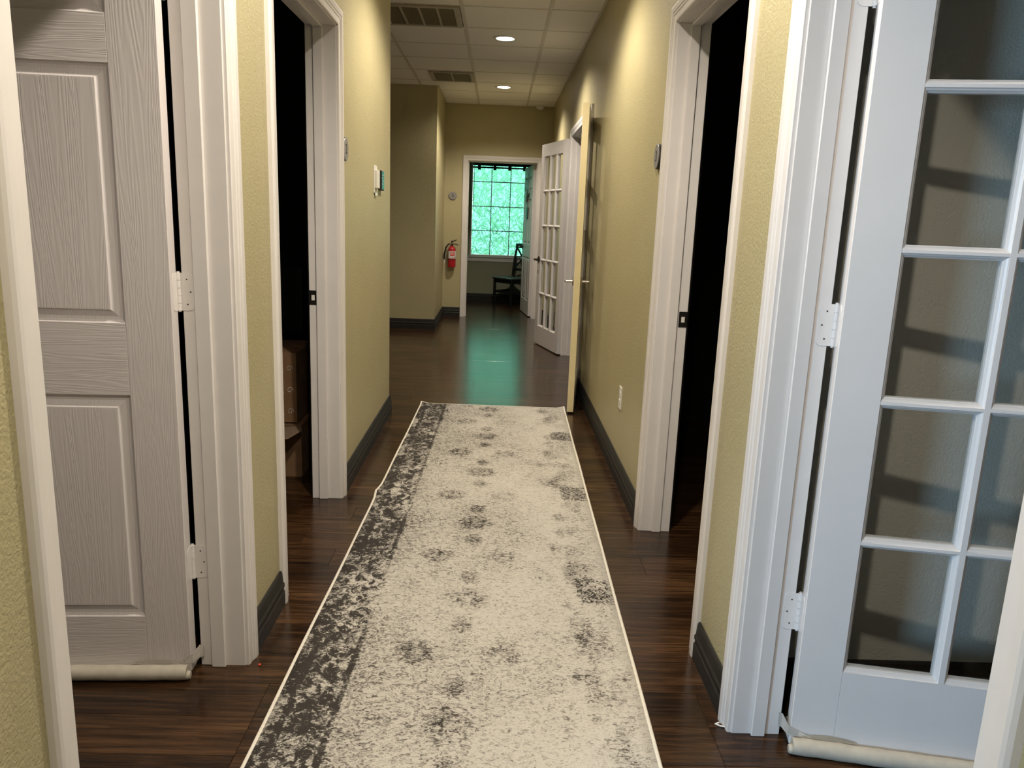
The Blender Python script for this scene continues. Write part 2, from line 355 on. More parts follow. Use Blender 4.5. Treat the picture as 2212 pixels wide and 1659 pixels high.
tag(boxes('wall_closet', [((XRB, 8.6, -.02), (3.2, 8.7, ZC + .02)), ((3.08, 5.3, -.02), (3.2, 8.6, ZC + .02)), ((XRB, 5.3, -.02), (3.08, 5.32, ZC + .02))], 'walldark'), 'dark room walls behind the double doorway', 'wall', 'structure')
tag(boxes('wall_east', [((3.2, -3.1, -.02), (3.3, YFB, ZC + .02)), ((XRB, -0.9, -.02), (3.2, -0.78, ZC + .02))], 'wallgrey'), 'outer wall of the near French door room', 'wall', 'structure')
tag(boxes('wall_back', [((-3.3, -3.1, -.02), (3.2, -3.0, ZC + .02))], 'wall'), 'lobby back wall behind the viewer', 'wall', 'structure')
tag(boxes('wall_west', [((-3.3, -3.0, -.02), (-3.2, -2.4, ZC + .02)), ((-3.3, -0.7, -.02), (-3.2, YFB, ZC + .02)), ((-3.3, -2.4, -.02), (-3.2, -.7, .65)), ((-3.3, -2.4, 1.65), (-3.2, -.7, ZC + .02))], 'wall'), 'outer lobby wall holding the lobby window', 'wall', 'structure')
lw = root('window_2', 'white framed lobby window letting daylight in', 'window', (-3.25, -1.55, 0.65), kind='structure')
for nm, a, b in (('frame_bar', (-.05, -.85, 0), (.06, -.80, 1.0)), ('frame_bar', (-.05, .80, 0), (.06, .85, 1.0)), ('frame_bar', (-.05, -.80, 0), (.06, .80, .05)), ('frame_bar', (-.05, -.80, .95), (.06, .80, 1.0))):
    box(nm, a, b, 'trim', lw, .003)
box('pane', (-.03, -.8, .05), (-.024, .8, .95), 'glass', lw)

# ------------------------------------------------------------ floor of separate planks
fl = box('floor', (-3.3, -3.1, -0.12), (3.3, YW + .1, -0.006), 'wood'); tag(fl, 'dark brown wood plank floor running through the corridor', 'floor', 'structure')
PW = 0.152; GAP = 0.0009
cache = {}
def plank(x0, x1, y0, y1):
    key = (round(x1 - x0, 3), round(y1 - y0, 3))
    if key not in cache:
        bm = bmesh.new(); lx, ly = (x1 - x0 - GAP) / 2, (y1 - y0 - GAP) / 2
        add_box(bm, (-lx, -ly, -.0055), (lx, ly, 0), .0006); cache[key] = bm_mesh('plank', bm); cache[key].materials.append(M['wood'])
    obj('plank', cache[key], None, fl, ((x0 + x1) / 2, (y0 + y1) / 2, random.uniform(-.0003, 0)))
y = 0.62; rows = 0
while y < YW - .01:
    y1 = min(y + PW, YW); off = random.choice((0, .31, .62, .93, .155, .465, .775, 1.085))
    x = -1.52 - off if off < .6 else -1.52 - off + 1.22 - 1.22
    while x < 1.30:
        a, b = max(x, -1.55), min(x + 1.22, 1.33)
        if b - a > 0.12: plank(a, b, y, y1)
        x += 1.22
    y = y1; rows += 1

# ------------------------------------------------------------ ceiling: slab, tiles, grid, vents, lamps
ce = box('ceiling', (-3.3, -3.1, ZC + .02), (3.3, YW + .16, ROOF), 'tile'); tag(ce, 'suspended ceiling of square acoustic tiles in a metal grid', 'ceiling', 'structure')
GX = [-2.135, -1.525, -0.915, -0.305, 0.305, 0.915]
GY = [5.72 + .61 * k for k in range(-9, 9)]
tc = {}
VENT1 = (GX[2], GY[9]); VENT2 = (GX[2], GY[13])
for i in range(5):
    for j in range(len(GY) - 1):
        x0, x1 = GX[i], GX[i + 1]; y0, y1 = GY[j], GY[j + 1]
        if y1 < YEND + .3 and y0 < YEND and y1 <= YEND:
            x0 = max(x0, XL)
        elif y0 < YEND and x1 <= XL: y0 = YEND
        if y0 >= YJ - .05: x0 = max(x0, XJ)
        x1 = min(x1, XR); y1 = min(y1, YF if x1 > XJ else YJ)
        if x1 - x0 < .05 or y1 - y0 < .05 or (i, j) == (2, 9): continue
        key = (round(x1 - x0, 3), round(y1 - y0, 3))
        if key not in tc:
            bm = bmesh.new(); add_box(bm, (-(x1 - x0) / 2 + .011, -(y1 - y0) / 2 + .011, 0), ((x1 - x0) / 2 - .011, (y1 - y0) / 2 - .011, .012), .003); tc[key] = bm_mesh('ceiling_tile', bm); tc[key].materials.append(M['tile'])
        obj('ceiling_tile', tc[key], None, ce, ((x0 + x1) / 2, (y0 + y1) / 2, ZC + .001))
def tee(x0, y0, x1, y1, z=0.0):
    box('grid_bar', (x0, y0, ZC - .001 + z), (x1, y1, ZC + .018), 'grid', ce, .0008)
for gx in GX[:-1]:
    tee(gx - .012, YEND if gx < XL else .3, gx + .012, YJ if gx < XJ else YF)
for gy in GY:
    if .3 < gy < YF:
        lo = XL if gy < YEND else (-2.2 if gy < YJ else XJ)
        tee(lo, gy - .011, XR, gy + .011, .0005)
tee(XR - .02, .3, XR, YF, -.0005); tee(XJ, YF - .02, XR, YF, -.0005); tee(XL, .3, XL + .02, YEND, -.0005); tee(-2.2, YJ - .02, XJ, YJ, -.0005); tee(XJ, YJ, XJ + .02, YF, -.0005)

v1 = root('ceiling_vent', 'large square return air grille with dark core in the ceiling, nearer of the two', 'vent', (-0.61, GY[9] + .305, ZC - .004))
bm = bmesh.new()
for a, b in (((-.285, -.285, -.008), (.285, -.25, .006)), ((-.285, .25, -.008), (.285, .285, .006)), ((-.285, -.25, -.008), (-.245, .25, .006)), ((.245, -.25, -.008), (.285, .25, .006))): add_box(bm, a, b, .002)
obj('frame', bm_mesh('frame', bm), 'vent', v1)
for k in range(3): box('divider', (-.135 + .128 * k, -.25, -.006), (-.119 + .128 * k, .25, .006), 'vent', v1, .001)
bm = bmesh.new()
for k in range(40): add_box(bm, (-.245, -.247 + k * .0125, -.003), (.245, -.2455 + k * .0125, .006))
o = obj('louvre', bm_mesh('louvre', bm), 'ventin', v1); o['kind'] = 'stuff'
box('backing', (-.25, -.25, .007), (.25, .25, .0095), 'ventin', v1)
v2 = root('ceiling_vent', 'smaller two section supply grille in the ceiling, farther of the two', 'vent', (-0.53, 8.46, ZC - .004))
bm = bmesh.new()
for a, b in (((-.225, -.265, -.010), (.225, -.225, .004)), ((-.225, .225, -.010), (.225, .265, .004)), ((-.225, -.225, -.010), (-.185, .225, .004)), ((.185, -.225, -.010), (.225, .225, .004))): add_box(bm, a, b, .003)
obj('frame', bm_mesh('frame', bm), 'vent', v2); box('divider', (-.008, -.225, -.008), (.008, .225, .002), 'vent', v2, .001)
bm = bmesh.new()
for k in range(14): add_box(bm, (-.185, -.215 + k * .032, -.005), (.185, -.200 + k * .032, .002))
o = obj('louvre', bm_mesh('louvre', bm), 'ventin', v2); o['kind'] = 'stuff'
box('backing', (-.186, -.226, .0015), (.186, .226, .003), 'ventin', v2)

LAB = {6.64: 'lit round recessed ceiling light, nearer one in view', 9.0: 'lit round recessed ceiling light, farther one by the end wall', 4.25: 'lit round recessed ceiling light above the thermostat wall', 1.90: 'lit round recessed ceiling light above the near doors', 0.35: 'lit round recessed ceiling light above the viewer'}
ring_me = lens_me = None
for yy in LAMP_YS:
    r = root('recessed_light', LAB[yy], 'ceiling light', (0.0, yy, ZC), group='recessed corridor lights')
    if ring_me is None:
        a = lathe('trim_ring', [(.098, .002), (.098, -.003), (.088, -.007), (.074, -.006), (.070, -.002), (.070, .001)], 'plastic', r); ring_me = a.data
        b = lathe('lens', [(.070, .000), (.070, -.004), (.05, -.0055), (.0001, -.006)], 'lens', r); lens_me = b.data
    else:
        obj('trim_ring', ring_me, None, r); obj('lens', lens_me, None, r)
    s = bpy.data.lights.new('lamp_glow', 'SPOT'); s.energy = LAMP_W * (0.78 if yy < 1 else 0.84 if yy > 3 else 1.0); s.color = LAMP_COL; s.spot_size = math.radians(150); s.spot_blend = 0.55; s.shadow_soft_size = 0.038
    so = bpy.data.objects.new('lamp_glow', s); COL.objects.link(so); so.parent = r; so.location = (0, 0, -.03)
d = root('smoke_detector', 'small white dome detector on the ceiling by the end wall', 'detector', (0.475, 10.36, ZC))
lathe('dome', [(.055, 0), (.056, -.012), (.050, -.026), (.036, -.038), (.015, -.044), (.0001, -.045)], 'plastic', d)
lathe('base_ring', [(.060, .001), (.060, -.006), (.0565, -.007), (.054, -.004)], 'plastic', d)

# ------------------------------------------------------------ baseboards
BP = [(0, 0), (.016, 0), (.016, .050), (.0125, .055), (.0125, .064), (.0158, .068), (.0158, .077), (.0118, .083), (.0088, .116), (.005, .123), (0, .123)]
def baseboard(name, pts, side, label, start=None, end=None):
    """pts: list of (x, y) along the wall; side +1 board grows to the left of travel."""
    P = [Vector((p[0], p[1], 0)) for p in pts]; n = len(P)
    def uf(i):
        ds = []
        if i > 0: ds.append((P[i] - P[i - 1]).normalized())
        if i < n - 1: ds.append((P[i + 1] - P[i]).normalized())
        ns = [Vector((-d.y, d.x, 0)) * side for d in ds]
        if len(ns) == 1: return ns[0], Vector((0, 0, 1))
        m = ns[0] + ns[1]; m = m / m.dot(ns[0]); return m, Vector((0, 0, 1))
    o = sweep(name, P, BP, uf, 'base'); return tag(o, label, 'baseboard', 'structure')
baseboard('baseboard_left', [(XL, .63), (XL, 1.12)], -1, 'dark baseboard at the nearest left wall end')
baseboard('baseboard_left', [(XL, 2.142), (XL, 2.446)], -1, 'short dark baseboard between the panelled door and the storeroom doorway')
baseboard('baseboard_left', [(XL, 3.532), (XL, YEND), (XL - .9, YEND)], -1, 'long dark baseboard under the thermostat and around the wall end')
baseboard('baseboard_right', [(XR, 1.882), (XR, 2.176)], 1, 'short dark baseboard between the near French door and the dark office doorway')
baseboard('baseboard_right', [(XR, 3.248), (XR, 5.91)], 1, 'long dark baseboard under the outlet on the corridor wall')
baseboard('baseboard_right', [(XR, 7.675), (XR, YF)], 1, 'dark baseboard behind the far French door')
baseboard('baseboard_far', [(-2.2, YJ), (XJ, YJ), (XJ, YF), (D5[0] - .07, YF)], -1, 'dark baseboard wrapping the jutting corner below the extinguisher')
baseboard('baseboard_far', [(D5[1] + .07, YF), (XR, YF)], -1, 'tiny dark baseboard right of the doorway numbered 5')
baseboard('baseboard_window', [(-1.58, YW), (1.58, YW)], -1, 'dark baseboard below the bright window')
baseboard('baseboard_partition', [(XRB + .005, 1.985), (3.19, 1.985)], -1, 'dark baseboard behind the near French door')

# ------------------------------------------------------------ door frames (casing + jambs)
CW = 0.066
CP = [(0, 0), (0, .0085), (.004, .0110), (.024, .0120), (.028, .0150), (.034, .0155), (.038, .0185), (.056, .0195), (.062, .0175), (.066, .0120), (.066, 0)]
def casing(parent, f, u0, u1, head, tdir, udir, gap=0.005):
    """casing on a wall face. f(u) -> base point (z=0) on the face; u along wall."""
    u0 -= gap; u1 += gap; h = head + gap; z = Vector((0, 0, 1)); ud = Vector(udir); td = Vector(tdir)
    path = [f(u0), f(u0) + z * h, f(u1) + z * h, f(u1)]
    W_ = [(-ud), (-ud + z), (ud + z), ud]
    for k in range(3):
        sub = [path[k], path[k + 1]]; ws = [W_[k], W_[k + 1]]
        sweep('casing', sub, CP, lambda i: (ws[i], td), 'trim', parent)
def frame_x(name, label, xa, xb, span, head, face_dir, stop_x, strike=None):
    """frame in a wall that runs along Y; xa corridor face, xb room face."""
    t = root(name, label, 'door frame', (0, 0, 0), kind='structure')
    casing(t, lambda u: Vector((xa, u, 0)), span[0], span[1], head, (face_dir, 0, 0), (0, 1, 0))
    casing(t, lambda u: Vector((xb, u, 0)), span[0], span[1], head, (-face_dir, 0, 0), (0, 1, 0), .05)
    for yy0, yy1 in ((span[0] - JT, span[0]), (span[1], span[1] + JT)): box('jamb', (xa, yy0, 0), (xb, yy1, head + JT), 'trim', t, .0012)
    box('jamb', (xa, span[0], head), (xb, span[1], head + JT), 'trim', t, .0012)
    s0, s1 = stop_x
    for a, b in ((span[0], span[0] + .011), (span[1] - .011, span[1])): box('door_stop', (s0, a, 0), (s1, b, head), 'trim', t, .0018)
    box('door_stop', (s0, span[0] + .011, head - .011), (s1, span[1] - .011, head), 'trim', t, .0018)
    return t
t1 = frame_x('trim_1', 'white doorway frame around the near panelled door', XL, XLB, L1, HEAD, 1, (-.800, -.760))
t2 = frame_x('trim_2', 'white frame of the dark storeroom doorway by the round 2 sign', XL, XLB, L2, HEAD, 1, (-.800, -.760))
t3 = frame_x('trim_3', 'white frame of the dark office doorway by the round 3 sign', XR, XRB, R3, HEAD, -1, (.710, .748))
t4 = frame_x('trim_4', 'white doorway frame holding the near French door', XR, XRB, R1, HEAD, -1, (.712, .748))
t6 = frame_x('trim_6', 'white frame of the double doorway with two open leaves', XR, XRB, R6, 2.085, -1, (.712, .748))
def strike(parent, x0, x1, y, zc, mat='bronze'):
    bm = bmesh.new(); h = .032; xm0, xm1 = x0 + .010, x1 - .010; t = .0022
    for a, b in (((x0, y - t, zc - h), (xm0, y, zc + h)), ((xm1, y - t, zc - h), (x1, y, zc + h)), ((xm0, y - t, zc - h), (xm1, y, zc - .012)), ((xm0, y - t, zc + .012), (xm1, y, zc + h))): add_box(bm, a, b)
    p = obj('strike_plate', bm_mesh('strike_plate', bm), mat, parent)
    box('latch_hole', (xm0, y - .0010, zc - .012), (xm1, y - .0002, zc + .012), 'plastic', p)
    for zz in (zc - .022, zc + .022): cyl('screw', ((x0 + x1) / 2, y - t - .0006, zz), ((x0 + x1) / 2, y - t + .0002, zz), .004, mat, p, n=10)
strike(t2, -.8335, -.799, L2[1], .942); strike(t3, .755, .7895, R3[1], .936)
t5 = root('trim_5', 'white frame of the far doorway numbered 5', 'door frame', kind='structure')
casing(t5, lambda u: Vector((u, YF, 0)), D5[0], D5[1], H5, (0, -1, 0), (1, 0, 0)); casing(t5, lambda u: Vector((u, YFB, 0)), D5[0], D5[1], H5, (0, 1, 0), (1, 0, 0))
box('jamb', (D5[0] - JT, YF, 0), (D5[0], YFB, H5 + JT), 'trim', t5, .001); box('jamb', (D5[1], YF, 0), (D5[1] + JT, YFB, H5 + JT), 'trim', t5, .001); box('jamb', (D5[0], YF, H5), (D5[1], YFB, H5 + JT), 'trim', t5, .001)
for a, b in ((D5[0], D5[0] + .011), (D5[1] - .011, D5[1])): box('door_stop', (a, YF + .045, 0), (b, YF + .085, H5), 'trim', t5, .001)
box('door_stop', (D5[0] + .011, YF + .045, H5 - .011), (D5[1] - .011, YF + .085, H5), 'trim', t5, .001)

# ------------------------------------------------------------ door leaves. local frame: hinge at origin, +x along the leaf, y thickness, z up
TH = 0.044
def panel_mesh(w, h):
    lo = [(0, .0), (.003, -.0050), (.008, -.0085), (.016, -.0095), (.031, -.0035), (.0345, 0.0), (.038, .0002)]
    bm = bmesh.new()
    for sgn in (1, -1):
        rings = []
        for ins, dep in lo:
            yv = sgn * (TH / 2 - .0005 + dep)
            rings.append([bm.verts.new(p) for p in ((-w / 2 + ins, yv, -h / 2 + ins), (w / 2 - ins, yv, -h / 2 + ins), (w / 2 - ins, yv, h / 2 - ins), (-w / 2 + ins, yv, h / 2 - ins))])
        for a, b in zip(rings, rings[1:]):
            for k in range(4): bm.faces.new((a[k], a[(k + 1) % 4], b[(k + 1) % 4], b[k]))
        bm.faces.new(rings[-1])
        if sgn == 1: first = rings[0]
        else:
            for k in range(4): bm.faces.new((first[k], first[(k + 1) % 4], rings[0][(k + 1) % 4], rings[0][k]))
    return bm_mesh('panel', bm)
def root_part(name, parent, loc):
    o = bpy.data.objects.new(name, None); o.empty_display_size = .02; o.location = loc; return link(o, parent)
def plate_mesh(w, h, rad, t=.002):
    """rounded plate in local xz, thickness along y; right corners rounded"""
    pts = [(0, -h / 2)]
    for cxp, czp, a0 in ((w - rad, -h / 2 + rad, -PI / 2), (w - rad, h / 2 - rad, 0)):
        for k in range(6): a = a0 + k * PI / 10; pts.append((cxp + rad * math.cos(a), czp + rad * math.sin(a)))
    pts.append((0, h / 2)); bm = bmesh.new()
    A = [bm.verts.new((x, 0, z)) for x, z in pts]; B = [bm.verts.new((x, t, z)) for x, z in pts]; n = len(pts)
    bm.faces.new(A); bm.faces.new(B[::-1])
    for k in range(n): bm.faces.new((A[k], A[(k + 1) % n], B[(k + 1) % n], B[k]))
    return bm_mesh('plate', bm)
def lever(parent, x, z, side, mat='nickel', toward=-1):
    h = root_part('lever_handle', parent, (x, side * TH / 2, z))
    lathe('rose', [(.0001, 0), (.032, 0), (.033, .005), (.028, .010), (.014, .011), (.0001, .011)], mat, h, 24, rot=(-side * PI / 2, 0, 0))
    bm = bmesh.new(); add_cyl(bm, (0, side * .008, 0), (0, side * .058, 0), .0095, n=16); o = obj('neck', bm_mesh('neck', bm), mat, h); shade(o)
    tube('arm', [(0, side * .050, 0), (toward * .02, side * .056, 0), (toward * .06, side * .058, 0), (toward * .105, side * .056, -.004)], .009, mat, h, 12, radii=[.0105, .0105, .0095, .0075])
    return h
def panel_door(name, label, loc, ang, Wd, z0, z1, rows, stile=.12, mull=.11, edge_mat=None, kind='structure'):
    d = root(name, label, 'door', (loc[0], loc[1], 0), ang, kind)
    y0, y1 = -TH / 2, TH / 2
    vm, hm = ('doorv', 'doorh')
    for a, b in ((0, stile), (Wd - stile, Wd)): box('stile', (a, y0, z0), (b, y1, z1), vm, d, .0015)
    zs = [z0] + [q for r in rows for q in r] + [z1]
    for k in range(0, len(zs), 2): box('rail', (stile, y0, zs[k]), (Wd - stile, y1, zs[k + 1]), hm, d, .0004)
    pw = (Wd - 2 * stile - mull) / 2
    for a, b in rows:
        box('mullion', (stile + pw, y0, a), (stile + pw + mull, y1, b), vm, d, .0004)
        me = panel_mesh(pw, b - a); me.materials.append(M[vm])
        for xx in (stile + pw / 2, stile + pw + mull + pw / 2): obj('panel', me, None, d, (xx, 0, (a + b) / 2))
    return d
def french_door(name, label, loc, ang, Wd, z0, z1, gz0, gh, gp, nrow, ncol, stile, mat='doors', edge=None):
    d = root(name, label, 'door', (loc[0], loc[1], 0), ang, 'structure'); y0, y1 = -TH / 2, TH / 2
    BW = .0095; bar = .0145; ins = stile - BW
    gt = gz0 + gp * (nrow - 1) + gh
    for a, b in ((0, ins), (Wd - ins, Wd)): box('stile', (a, y0, z0), (b, y1, z1), mat, d, .0015)
    box('rail', (ins, y0, z0), (Wd - ins, y1, gz0 - BW), mat, d, .0003); box('rail', (ins, y0, gt + BW), (Wd - ins, y1, z1), mat, d, .0003)
    gw = (Wd - 2 * stile - (ncol - 1) * (bar + 2 * BW)) / ncol; px = gw + bar + 2 * BW
    for c in range(ncol - 1):
        x = stile + gw + BW + c * px; box('muntin', (x, y0, gz0 - BW), (x + bar, y1, gt + BW), mat, d, .0006)
    for r in range(nrow - 1):
        za = gz0 + r * gp + gh + BW; zb = gz0 + (r + 1) * gp - BW
        for c in range(ncol): box('muntin', (stile + c * px - BW, y0, za), (stile + c * px + gw + BW, y1, zb), mat, d, .0006)
    bm = bmesh.new(); w, h = gw, gh
    prof = [(BW, TH / 2 - .0008), (BW - .001, TH / 2 - .003), (.005, TH / 2 - .0055), (.002, TH / 2 - .0105), (0, TH / 2 - .0125), (0, .002), (BW, .002)]
    for sgn in (1, -1):
        rings = []
        for w_, t_ in prof: rings.append([bm.verts.new((sx * (w / 2 + w_), sgn * t_, sz * (h / 2 + w_))) for sx, sz in ((-1, -1), (1, -1), (1, 1), (-1, 1))])
        for a, b in zip(rings, rings[1:]):
            for k in range(4): bm.faces.new((a[k], a[(k + 1) % 4], b[(k + 1) % 4], b[k]))
    bead = bm_mesh('glazing_bead', bm); bead.materials.append(M[mat])
    bm = bmesh.new(); add_box(bm, (-w / 2 - .002, -.0018, -h / 2 - .002), (w / 2 + .002, .0018, h / 2 + .002)); pane = bm_mesh('pane', bm); pane.materials.append(M['glass'])
    for r in range(nrow):
        for c in range(ncol):
            p = (stile + c * px + gw / 2, 0, gz0 + r * gp + gh / 2)
            q = obj('pane', pane, None, d, p); obj('glazing_bead', bead, None, q)
    return d
def hinge_set(door, zs, side, jamb_ang=None):
    """side: local y of the knuckle; jamb_ang: local direction of the plate lying on the jamb face (None: knuckle only)."""
    for z in zs:
        h = root_part('hinge', door, (-.003, side, z))
        bm = bmesh.new()
        for k in range(5): add_cyl(bm, (0, 0, -.050 + k * .0202), (0, 0, -.0508 + (k + 1) * .0202), .0066, n=12)
        add_cyl(bm, (0, 0, -.0535), (0, 0, .0535), .0042, n=10); o = obj('knuckle', bm_mesh('knuckle', bm), 'trim', h); shade(o)
        if jamb_ang is None: continue
        jx, jy = math.cos(jamb_ang), math.sin(jamb_ang)
        out = -1 if side < 0 else 1           # plate normal towards the viewer, in plate-local y
        off = -.0005 if out < 0 else -.0015
        o = obj('jamb_plate', plate_mesh(.040, .100, .014), 'trim', h, (-jy * off, jx * off, 0), (0, 0, jamb_ang))
        fy = .0022 if out > 0 else -.0007
        for q in ((.022, .033), (.031, .0), (.022, -.033)):
            cyl('screw', (q[0], fy + off, q[1]), (q[0], fy + .0006 + off, q[1]), .0021, 'bronze', h, n=8)
            s_ = h.children[-1]; s_.rotation_euler = (0, 0, jamb_ang)
        o = obj('leaf_plate', plate_mesh(.036, .100, .014), 'trim', h, (.0042 if side < 0 else .0022, 0, 0), (0, 0, -math.copysign(PI / 2, side)))
def hung(P, ang, yc):
    c, s_ = math.cos(ang), math.sin(ang); return (P[0] + .003 * c - yc * s_, P[1] + .003 * s_ + yc * c)

A1 = math.atan2(-.052, -1.0); YC = TH / 2 + .006
P1 = hung((-.842, 2.0705), A1, YC)
d1 = panel_door('door_1', 'near white six panel door with raised wood grain, standing open into its room', P1, A1, .905, .012, 2.055, [(.184, .824), (1.016, 1.652), (1.765, 1.945)])
hinge_set(d1, (.328, 1.097, 1.865), -YC, -A1)
A4 = math.atan2(-.09, .48); P4 = hung((.802, 1.8105), A4, -YC)
d4 = french_door('door_4', 'near white fifteen pane French door with clear glass, standing open', P4, A4, .914, .012, 2.06, .243, .323, .3505, 5, 3, .118)
hinge_set(d4, (.360, 1.100, 1.850), YC, PI - A4)
A6 = math.atan2(.735, -.19)
d6 = french_door('door_6', 'far white fifteen pane French leaf folded back past the double doorway', (.634, 7.605), A6, .775, .012, 2.07, .215, .323, .3505, 5, 3, .108)
hinge_set(d6, (.25, 1.05, 1.83), -.026)
lever(d6, .72, .905, -1, 'bronze'); lever(d6, .72, .905, 1, 'bronze')
A7 = math.atan2(-.765, -.105)
d7 = french_door('door_7', 'cream edged door leaf seen edge on beside the corridor wall, lever handles both sides', (.640, 5.995), A7, .765, .012, 2.065, .215, .323, .3505, 5, 3, .108)
box('lead_edge', (.7645, -TH / 2 + .001, .013), (.7662, TH / 2 - .001, 2.064), 'cream', d7)['label'] = 'cream painted narrow edge'
lever(d7, .705, .915, -1); lever(d7, .705, .915, 1)
A5 = math.atan2(.78, -.085)
d5 = panel_door('door_5', 'white six panel door open inside the far room beside the chair', (.452, 10.575), A5, .80, .012, 2.015, [(.21, .80), (.98, 1.58), (1.70, 1.88)], .105, .10)
lever(d5, .735, .925, 1, 'bronze'); hinge_set(d5, (.28, 1.07, 1.80), -.026)

# ------------------------------------------------------------ draught stoppers under the two near doors
def stopper(name, label, loc, ang, L, flip):
    r = root(name, label, 'draft stopper', (loc[0], loc[1], 0), ang)
    yv = flip * (TH / 2 + .022); n = 30; pts = [(.004 + (L - .01) * k / n, yv + .0006 * math.sin(k * .5), .0220 + .0003 * math.sin(k * .8)) for k in range(n + 1)]
    tube('front_roll', pts, .0215, 'foam', r, 16, radii=[.0205 if k in (0, n) else .0215 + .0006 * math.sin(k * 2.1) for k in range(n + 1)])
    tube('back_roll', [(p[0], -yv, p[2]) for p in pts], .0205, 'foam', r, 14)
    lathe('end_knot', [(.0001, 0), (.011, 0), (.013, .005), (.010, .011), (.0001, .012)], 'foam', r, 14, loc=(.0055, yv + flip * .004, .016), rot=(0, -PI / 2, 0))
    bm = bmesh.new(); add_box(bm, (.004, -.04, .0015), (L - .006, .04, .0075), .001); obj('under_sleeve', bm_mesh('under_sleeve', bm), 'foam', r)
    # loose strap gathered round the hinge edge
    path = [(.05, yv - flip * .014, .040), (.02, yv - flip * .018, .046), (-.006, yv - flip * .02, .052), (-.018, 0, .062), (-.022, -yv * .5, .05), (-.018, -yv, .03)]
    bm = bmesh.new(); A = []; B = []
    for i, p in enumerate(path):
        w = (.004, .008, .014, .020, .018, .012)[i]; A.append(bm.verts.new((p[0], p[1], p[2] - w))); B.append(bm.verts.new((p[0], p[1] + .003 * math.sin(i * 2), p[2] + w)))
    for k in range(len(path) - 1): bm.faces.new((A[k], A[k + 1], B[k + 1], B[k]))
    bmesh.ops.solidify(bm, geom=bm.faces, thickness=.0016); obj('strap', bm_mesh('strap', bm), 'strap', r)
    bm = bmesh.new(); A = []; B = []
    for k in range(9):
        x = .03 + .13 * k / 8; A.append(bm.verts.new((x, yv - flip * .012, .0405))); B.append(bm.verts.new((x, yv - flip * .020, .043 + .007 * math.sin(PI * k / 8))))
    for k in range(8): bm.faces.new((A[k], A[k + 1], B[k + 1], B[k]))
    bmesh.ops.solidify(bm, geom=bm.faces, thickness=.0012); obj('loose_fold', bm_mesh('loose_fold', bm), 'foam', r)
    return r
stopper('draft_stopper', 'off white padded roll under the panelled door', P1, A1, .90, 1)
stopper('draft_stopper', 'off white padded roll under the near French door', P4, A4, .90, -1)

# ------------------------------------------------------------ runner rug
RA = -.0165; RL = 4.42; RWD = 1.012
rg = root('rug', 'long cream runner rug with faded dark floral border and white bound edge', 'rug', (-.0770, .95, 0), RA)
nx, ny = 24, 90
def rz(x, y):
    ex = abs(x) / (RWD / 2); ev = y / RL
    c = max(0, ev - .985) / .015 * max(0, ex - .9) / .1 * .012
    wob = .0018 * math.sin(y * 6.3 + (1 if x > 0 else 0)) * max(0, ex - .85) / .15
    bumpw = .006 * math.exp(-((y - 2.55) / .10) ** 2) * max(0, (-x - .40) / .106) if x < 0 else 0
    return .0085 + c + max(-.0015, wob) + bumpw
def rx(x, y):
    if x < -.35: return x - .010 * math.exp(-((y - 2.60) / .06) ** 2) * (-x - .35) / .15
    return x
vs = []; fs = []
for j in range(ny + 1):
    for i in range(nx + 1):
        x = -RWD / 2 + RWD * i / nx; y = RL * j / ny; vs.append((rx(x, y), y, rz(x, y)))
N1 = len(vs)
for j in range(ny + 1):
    for i in range(nx + 1): p = vs[j * (nx + 1) + i]; vs.append((p[0], p[1], max(.0005, p[2] - .0075)))
w = nx + 1
for j in range(ny):
    for i in range(nx):
        a = j * w + i; fs.append((a, a + 1, a + w + 1, a + w)); fs.append((N1 + a, N1 + a + w, N1 + a + w + 1, N1 + a + 1))
for j in range(ny):
    a = j * w; fs.append((a, a + w, N1 + a + w, N1 + a)); b = j * w + nx; fs.append((b + w, b, N1 + b, N1 + b + w))
for i in range(nx): fs.append((i + 1, i, N1 + i, N1 + i + 1)); a = ny * w + i; fs.append((a, a + 1, N1 + a + 1, N1 + a))
me = mesh('pile', vs, fs)
for p in me.polygons: p.use_smooth = True
obj('pile', me, 'rug', rg)
for sx in (-1, 1): tube('edge_binding', [(rx(sx * RWD / 2, RL * k / ny) + sx * .002, RL * k / ny, rz(sx * RWD / 2, RL * k / ny) - .0035) for k in range(ny + 1)], .0062, 'binding', rg, 8)
tube('end_binding', [(-RWD / 2 + RWD * k / 20, RL, rz(-RWD / 2 + RWD * k / 20, RL) - .0030) for k in range(21)], .0048, 'binding', rg, 8)
tube('end_binding', [(-RWD / 2 + RWD * k / 20, 0, .0055) for k in range(21)], .0048, 'binding', rg, 8)

# ------------------------------------------------------------ wall things
def round_sign(label, digit, loc, rot):
    r = root('room_sign', label, 'sign', loc); r.rotation_euler = rot      # local: faces -y
    lathe('backing', [(.0001, 0), (.0515, 0), (.0515, .012), (.0001, .012)], 'rubber', r, 36, rot=(PI / 2, 0, 0))
    lathe('face', [(.0001, .0122), (.0500, .0122), (.0512, .0132), (.0500, .0150), (.0001, .0150)], 'sign', r, 36, rot=(PI / 2, 0, 0))
    text('digit', digit, .062, 'signtext', r, (0, -.0153, 0), (PI / 2, 0, 0))
round_sign('round silver sign with the digit two, above left of the thermostat', '2', (XL, 3.595, 1.592), (0, 0, PI / 2))
round_sign('round silver sign with the digit three, beside the dark office doorway', '3', (XR, 3.360, 1.594), (0, 0, -PI / 2))
round_sign('round silver sign with the digit five, above the fire extinguisher', '5', (-.618, YF, 1.577), (0, 0, 0))
th = root('thermostat', 'white box thermostat on the left wall with a slot down its side', 'thermostat', (XL, 4.50, 1.505))
box('back_plate', (0, -.052, -.075), (.005, .052, .075), 'plastic', th, .0015)
box('body', (.005, -.040, -.050), (.022, .040, .050), 'plastic', th, .003)
